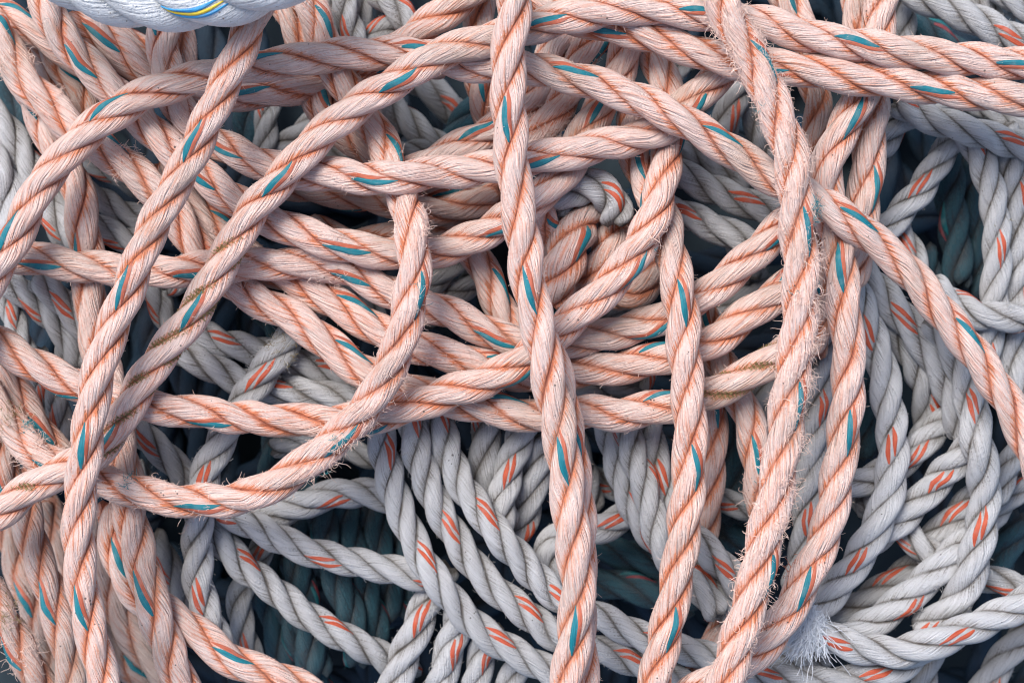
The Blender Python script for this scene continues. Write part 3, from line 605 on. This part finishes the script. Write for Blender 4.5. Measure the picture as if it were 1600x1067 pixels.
class Lay:
    """one laid rope: frames along its centre line and its strands' helices"""
    def __init__(self, rp):
        C, u = rp['C'], rp['u']
        ds = 6.0 if rp['kind'] != 'teal' else 9.0
        if rp['kind'] == 'white': ds = 10.0
        n = max(8, int(u[-1] / ds))
        uu = np.linspace(0, u[-1], n + 1)
        x, y, z = (np.interp(uu, u, q) for q in (C[:, 0], C[:, 1], rp['Z']))
        P = world(x, y, z)
        P = gsm(P, 1.2)
        self.px = np.stack([x, y], 1)
        T = np.gradient(P, axis=0); T /= np.linalg.norm(T, axis=1)[:, None]
        up = np.array([0, 0, 1.0])
        B = up - T * (T @ up)[:, None]; B /= np.linalg.norm(B, axis=1)[:, None]
        self.T, self.B = T, B
        self.Nn = np.cross(T, B)
        self.P = P
        seg = np.linalg.norm(np.diff(P, axis=0), axis=1)
        self.s = np.concatenate([[0], np.cumsum(seg)]) / S      # true length in layout units
        self.f = float(np.mean((ZC - z) / DCAM))
        self.R = rp['r'] * self.f                               # radius in layout units, real size
        self.lay = rp['lay'] * self.f
        self.n = len(P)
        self.ns = 3 if rp['kind'] != 'white' else 4
        mk = rp['mark']
        if mk is None:
            sm = rng.uniform(0, max(self.s[-1], self.lay)); ph = math.pi / 2 + rng.uniform(-2.5, 2.5)
        else:
            sm = self.s[np.argmin((x - mk[0])**2 + (y - mk[1])**2)]
            k0 = int(np.argmin((x - mk[0])**2 + (y - mk[1])**2))
            off = np.array([mk[0] - x[k0], mk[1] - y[k0]])
            nr = np.array([self.Nn[k0][0], -self.Nn[k0][1]])
            q = float(np.clip(off @ nr / rp['r'], -0.75, 0.75))
            ph = math.acos(q)
        w_ = smooth_noise(self.n, 16, 0.16)
        w_ -= np.interp(sm, self.s, w_)
        self.phi = ph - 2 * math.pi * (self.s - sm) / self.lay + w_
        self.alpha0 = 2.0 * (2 * math.pi * (self.s - sm) / self.lay)   # where the marker yarn sits on its strand
        if self.ns == 3:
            self.rc, self.a, self.b = 0.50, 0.50, 0.59
        else:
            self.rc, self.a, self.b = 0.58, 0.42, 0.56
        cap = np.minimum(np.arange(self.n), np.arange(self.n)[::-1])
        cap = np.sqrt(np.clip(1 - (1 - np.minimum(cap, 3) / 3.0)**2, 0.0004, 1))      # the ends are rounded off
        self.rad = [(1 + smooth_noise(self.n, 9, 0.03)) * cap for _ in range(self.ns)]
        self.dev = [smooth_noise(self.n, 8, 0.018) for _ in range(self.ns)]
    def surf(self, k, idx, al, extra=0.0):
        """point(s) on strand k at rows idx and strand angles al (0 = outward); idx, al broadcast"""
        ph = self.phi[idx] + 2 * math.pi * k / self.ns
        rr = self.R * self.rad[k][idx]
        cx = self.R * (self.rc + self.dev[k][idx]) + (self.a * rr + extra) * np.cos(al)
        ty = (self.b * rr + extra) * np.sin(al) * (1 - 0.16 * np.cos(al))
        c, s_ = np.cos(ph), np.sin(ph)
        e = (cx * c - ty * s_)[..., None] * self.Nn[idx] + (cx * s_ + ty * c)[..., None] * self.B[idx]
        rad = np.sqrt(cx**2 + ty**2) / (self.R * (self.rc + self.a))
        return self.P[idx] + e * S, rad

def wrap(a):
    return (a + math.pi) % (2 * math.pi) - math.pi

def tubes(P, rad, sides=3):
    """P (n,k,3) polylines, rad (n,k)"""
    n, k, _ = P.shape
    T = np.gradient(P, axis=1); T /= np.linalg.norm(T, axis=2)[..., None] + 1e-12
    ref = np.where(np.abs(T[..., 2:3]) > 0.8, np.array([1.0, 0, 0]), np.array([0, 0, 1.0]))
    A = np.cross(T, ref); A /= np.linalg.norm(A, axis=2)[..., None] + 1e-12
    B = np.cross(T, A)
    an = np.arange(sides) * 2 * math.pi / sides
    V = P[:, :, None] + rad[:, :, None, None] * (np.cos(an)[None, None, :, None] * A[:, :, None] + np.sin(an)[None, None, :, None] * B[:, :, None])
    F0 = grid_faces(k, sides)
    F = (F0[None] + (np.arange(n) * k * sides)[:, None, None]).reshape(-1, 4)
    return V.reshape(-1, 3), F

def fibres(root, nrm, tan, length, curl=0.5, thick=0.42, lift=0.7, steps=6, droop=0.25):
    """loose curly filaments; everything in metres except length/thick (layout units)"""
    n = len(root)
    d = nrm * (lift * rng.uniform(0.4, 1.5, n))[:, None] + tan * rng.normal(0, 0.9, n)[:, None] + rng.normal(0, 0.45, (n, 3))
    d /= np.linalg.norm(d, axis=1)[:, None]
    ax = rng.normal(0, 1, (n, 3)); ax /= np.linalg.norm(ax, axis=1)[:, None]
    P = np.zeros((n, steps, 3)); P[:, 0] = root - nrm * (0.8 * S)
    step = (length / (steps - 1) * S)[:, None]
    cur = rng.normal(0, curl, n)[:, None]
    for q in range(1, steps):
        P[:, q] = P[:, q - 1] + d * step
        d = d + np.cross(ax, d) * cur + rng.normal(0, 0.16, (n, 3)) - np.array([0, 0, droop * 0.3])
        d /= np.linalg.norm(d, axis=1)[:, None]
    r_ = (thick * rng.uniform(0.6, 1.25, n) * S)[:, None] * np.linspace(1, 0.55, steps)[None]
    return tubes(P, r_)

EMPTY_SCALE = 0.02
TINT_D = dict(peach=0.45, grey=0.3, white=0.2, teal=0.5)
for rp in ROPES:
    L = Lay(rp)
    kind = rp['kind']
    base = rp['name'] or {'peach': 'peach_rope', 'grey': 'grey_rope', 'teal': 'teal_rope', 'white': 'white_rope'}[kind]
    root = bpy.data.objects.new(base, None); col.objects.link(root)
    root.empty_display_size = EMPTY_SCALE
    org = np.array([L.P[:, 0].mean(), L.P[:, 1].mean(), L.P[:, 2].min() - L.R * S])
    root.location = org
    root['label'] = rp['label']; root['category'] = 'rope'
    root['group'] = {'peach': 'peach ropes in the tangle', 'grey': 'grey ropes in the tangle', 'teal': 'dark teal ropes at the bottom of the pile', 'white': 'thick mooring ropes'}[kind]
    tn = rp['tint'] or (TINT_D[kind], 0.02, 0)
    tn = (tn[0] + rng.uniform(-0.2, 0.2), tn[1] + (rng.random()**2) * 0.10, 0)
    nv = 18 if kind != 'teal' else 12
    if kind == 'white': nv = 26
    rows = np.arange(L.n)[:, None]
    al = (np.arange(nv) * 2 * math.pi / nv)[None, :] + 0 * rows
    idx = rows + 0 * al.astype(int)
    for k in range(L.ns):
        V, rad = L.surf(k, idx, al)
        # yarn bundles give the strand a very slightly lobed section
        ya = al - L.alpha0[:, None]
        yv = np.stack([np.cos(ya), np.sin(ya), L.s[:, None] + 0 * al + 2000.0 * k + org[0] * 5000], -1)
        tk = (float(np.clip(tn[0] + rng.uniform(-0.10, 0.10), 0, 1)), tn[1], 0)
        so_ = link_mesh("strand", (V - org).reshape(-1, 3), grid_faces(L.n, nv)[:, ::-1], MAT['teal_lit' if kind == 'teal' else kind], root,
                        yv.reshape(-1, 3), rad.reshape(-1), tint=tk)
        if k == 0 and not (rp['mark'] is None and L.s[-1] < 170):
            # marker yarns laid into this strand
            if kind == 'peach': bands = [('teal_yarn', 'teal_yarn', 0.0, 0.29, 0.8), ('rust_yarn', 'rust_yarn', 0.47, 0.21, 0.5)]
            elif kind == 'grey': bands = [('orange_yarn', 'orange_yarn', -0.35, 0.23, 0.5), ('orange_yarn', 'orange_yarn', 0.35, 0.22, 0.5)]
            elif kind == 'teal': bands = [('maroon_yarn', 'maroon_yarn', 0.55, 0.22, 0.5), ('turquoise_yarn', 'cyan_yarn', 0.0, 0.3, 0.6)]
            else: bands = [('blue_yarn', 'blue_yarn', -0.19, 0.085, 1.2), ('yellow_yarn', 'yellow_yarn', 0.0, 0.085, 1.2), ('blue_yarn', 'blue_yarn', 0.19, 0.085, 1.2)]
            sgn = 1 if rng.random() < 0.5 or rp['mark'] else -1
            for nm, mt, off, hw, raise_ in bands:
                # denser rows for a clean edge
                cs = np.linspace(-1, 1, 6)
                c0 = wrap(L.alpha0 + off * sgn)
                hv = hw * np.clip(1.15 - 0.29 * c0**2, 0.05, 2) * (1 + smooth_noise(L.n, 3, 0.10))
                A = c0[:, None] + smooth_noise(L.n, 5, 0.03)[:, None] + hv[:, None] * cs[None, :]
                I = rows + 0 * A.astype(int)
                Vv, rd = L.surf(0, I, A, extra=0.35 + raise_ * np.sqrt(np.maximum(0, 1 - cs**2))[None, :] * (1 if kind != 'white' else 1.5))
                ok = np.abs(c0) < 1.95
                Y = np.stack([np.cos(A - L.alpha0[:, None]), np.sin(A - L.alpha0[:, None]), L.s[:, None] + 0 * A], -1)
                # each stretch that surfaces between its neighbours is a piece of its own
                runs = np.split(np.arange(L.n), np.nonzero(~(ok[:-1] & ok[1:] & (np.abs(np.diff(c0)) < 1.0)))[0] + 1)
                for run in runs:
                    if len(run) < 4: continue
                    mid = run[len(run) // 2]
                    if math.sin(L.phi[mid] + 0 * c0[mid]) < -0.45: continue      # underneath
                    link_mesh(nm, (Vv[run] - org).reshape(-1, 3), grid_faces(len(run), 6, wrap=False)[:, ::-1], MAT[mt], so_,
                              Y[run].reshape(-1, 3), rd[run].reshape(-1))
    # loose fibres: a light all-over lint plus the worn places
    VV, FF, off = {}, {}, {}
    def add_f(mat, V, F):
        o_ = off.get(mat, 0)
        VV.setdefault(mat, []).append(V); FF.setdefault(mat, []).append(F + o_)
        off[mat] = o_ + len(V)
    def sow(count, mat, length, centre=None, spread=None, side=None, lift=0.7, curl=0.45, thick=0.42, groove=False):
        if centre is None:
            i_ = rng.integers(1, L.n - 1, count)
        else:
            k0 = np.argmin((L.px[:, 0] - centre[0])**2 + (L.px[:, 1] - centre[1])**2)
            dsm = L.s[-1] / (L.n - 1)
            i_ = np.clip(np.round(k0 + rng.normal(0, spread / dsm * 0.62, count)).astype(int), 1, L.n - 2)
        k_ = rng.integers(0, L.ns, count)
        a_ = rng.uniform(-1.5, 1.5, count) if not groove else rng.choice([-1, 1], count) * rng.uniform(1.35, 1.95, count)
        p = np.zeros((count, 3)); nr = np.zeros((count, 3))
        for kk in range(L.ns):
            m_ = k_ == kk
            if m_.any(): p[m_], _ = L.surf(kk, i_[m_], a_[m_])
        nr = p - L.P[i_]; nr /= np.linalg.norm(nr, axis=1)[:, None] + 1e-12
        keep = nr[:, 2] > -0.25
        if centre is not None:
            # stay near the worn spot also across the rope
            wp = world(np.full(count, float(centre[0])), np.full(count, float(centre[1])), p[:, 2] / S)
            keep &= (np.linalg.norm((p - wp)[:, :2], axis=1) / S) < (spread * 2.0 + 3 if mat in ('fuzz_peach', 'fuzz_grey', 'moss') else spread * 0.75 + 2)
        p, nr, i_ = p[keep], nr[keep], i_[keep]
        if len(p) == 0: return
        ln = length * rng.uniform(0.45, 1.35, len(p))
        V, F = fibres(p, nr, L.T[i_], ln, curl=curl, thick=thick, lift=lift)
        add_f(mat, V - org, F)
    fm = {'peach': 'fuzz_peach', 'grey': 'fuzz_grey', 'white': 'fuzz_white', 'teal': 'fuzz_dark'}[kind]
    Lt = L.s[-1]
    fr = rp['fray']
    sow(int(Lt * (0.22 if kind != 'teal' else 0.08)), fm, 4.5, lift=0.4, thick=0.33)
    if fr > 0:
        sow(int(Lt * 0.55 * fr), fm, 8.0 + 3.0 * min(fr, 2), lift=0.5, thick=0.42)
    if fr > 1:
        sow(int(Lt * 0.22 * fr), fm, 15.0, lift=0.7, curl=0.6, thick=0.45)
    for (x, y, spread, cnt, mat, ln) in rp['patches']:
        sow(int(cnt * (1.7 if mat == 'fuzz_peach' else 1.8)), mat, ln * (1.4 if mat == 'fuzz_peach' else 1.35), (x, y), spread, curl=0.65 if mat == 'fuzz_peach' else 0.7, lift=0.75, thick=0.5)
    for (x, y, spread) in rp['moss']:
        sow(700, 'moss', 4.2, (x, y), spread, groove=True, lift=0.9, thick=0.55)
    names = {'moss': 'moss', 'fuzz_teal': 'teal_tuft', 'fuzz_rust': 'rust_tuft'}
    for mat in VV:
        o = link_mesh(names.get(mat, 'loose_fibres'), np.vstack(VV[mat]), np.vstack(FF[mat]), MAT[mat], root, smooth=True)
        o['kind'] = 'stuff'
    rp['L'] = L; rp['root'] = root; rp['org'] = org

# ------------------------------------------------------------------ the white tassel where the lower right grey rope ends
for rp in ROPES:
    if 'tassel, curving' in rp['label']:
        L, root, org = rp['L'], rp['root'], rp['org']
        n = 1700
        k0 = 4
        zt = L.P[k0, 2] / S + 18
        ang = rng.uniform(0, 1, n)
        rx = 1262 + rng.normal(0, 9, n) + 22 * (ang - 0.5); ry = 946 + 30 * ang + rng.normal(0, 7, n)
        P = np.zeros((n, 8, 3)); 
        x, y, z = rx.copy(), ry.copy(), zt + rng.normal(0, 9, n)
        dx = rng.normal(-0.10, 0.33, n); dy = rng.normal(1.0, 0.25, n); dz = rng.normal(0.15, 0.25, n)
        dx2 = np.where(rng.random(n) < 0.25, rng.normal(-0.7, 0.3, n), dx)
        ln = rng.uniform(12, 44, n)
        for q in range(8):
            P[:, q] = world(x, y, z)
            x = x + dx2 * ln / 7 * 0.9; y = y + dy * ln / 7; z = z + dz * ln / 7
            dx2 = dx2 + rng.normal(0, 0.38, n); dz = dz - 0.09 + rng.normal(0, 0.2, n); dy = dy + rng.normal(0, 0.25, n)
            z = np.maximum(z, L.P[k0, 2] / S - 40)
        V, F = tubes(P, np.full((n, 8), 0.55 * S))
        o = link_mesh('tassel', V - org, F, MAT['fuzz_white'], root)
        o['kind'] = 'stuff'; o['label'] = 'white frayed tassel of loose filaments'

# ------------------------------------------------------------------ the mass of dark rope far down, nobody could count it
VV, FF, YY, CC, o_ = [], [], [], [], 0
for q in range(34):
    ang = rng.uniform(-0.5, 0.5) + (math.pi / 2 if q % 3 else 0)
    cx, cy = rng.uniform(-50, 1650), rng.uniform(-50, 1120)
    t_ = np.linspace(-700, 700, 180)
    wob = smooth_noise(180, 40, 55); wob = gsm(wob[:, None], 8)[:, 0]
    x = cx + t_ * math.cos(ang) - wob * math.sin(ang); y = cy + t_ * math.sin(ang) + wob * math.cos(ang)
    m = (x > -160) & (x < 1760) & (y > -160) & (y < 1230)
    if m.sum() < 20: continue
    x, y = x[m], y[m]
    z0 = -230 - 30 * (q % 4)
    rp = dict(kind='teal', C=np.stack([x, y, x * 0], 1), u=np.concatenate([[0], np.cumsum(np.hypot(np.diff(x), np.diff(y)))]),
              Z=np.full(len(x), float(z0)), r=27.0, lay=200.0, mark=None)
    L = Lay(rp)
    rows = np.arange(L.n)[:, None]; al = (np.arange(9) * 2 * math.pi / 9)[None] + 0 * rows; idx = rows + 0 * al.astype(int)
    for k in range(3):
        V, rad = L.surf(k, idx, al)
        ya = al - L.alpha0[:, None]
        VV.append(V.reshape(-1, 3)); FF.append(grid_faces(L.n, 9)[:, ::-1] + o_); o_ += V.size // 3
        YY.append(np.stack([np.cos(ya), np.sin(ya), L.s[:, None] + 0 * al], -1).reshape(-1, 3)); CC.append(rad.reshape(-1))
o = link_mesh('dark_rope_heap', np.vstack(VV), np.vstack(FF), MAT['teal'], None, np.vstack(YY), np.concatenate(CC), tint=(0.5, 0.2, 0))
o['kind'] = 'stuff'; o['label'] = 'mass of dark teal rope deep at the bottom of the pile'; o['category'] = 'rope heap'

# ------------------------------------------------------------------ ground under the pile
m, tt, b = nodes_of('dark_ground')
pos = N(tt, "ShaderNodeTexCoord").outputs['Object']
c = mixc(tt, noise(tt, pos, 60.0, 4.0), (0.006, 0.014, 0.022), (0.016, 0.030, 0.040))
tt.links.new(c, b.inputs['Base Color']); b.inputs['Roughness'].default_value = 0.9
G = 1.6; ng = 60
gx, gy = np.meshgrid(np.linspace(-G, G, ng), np.linspace(-G, G, ng))
gz = (-400 * S) + rng.normal(0, 0.0015, gx.shape)
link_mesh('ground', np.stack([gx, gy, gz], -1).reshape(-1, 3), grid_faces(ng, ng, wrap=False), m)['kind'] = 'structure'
print("objects", len(bpy.data.objects), "tris", sum(len(me.polygons) for me in bpy.data.meshes) * 2)
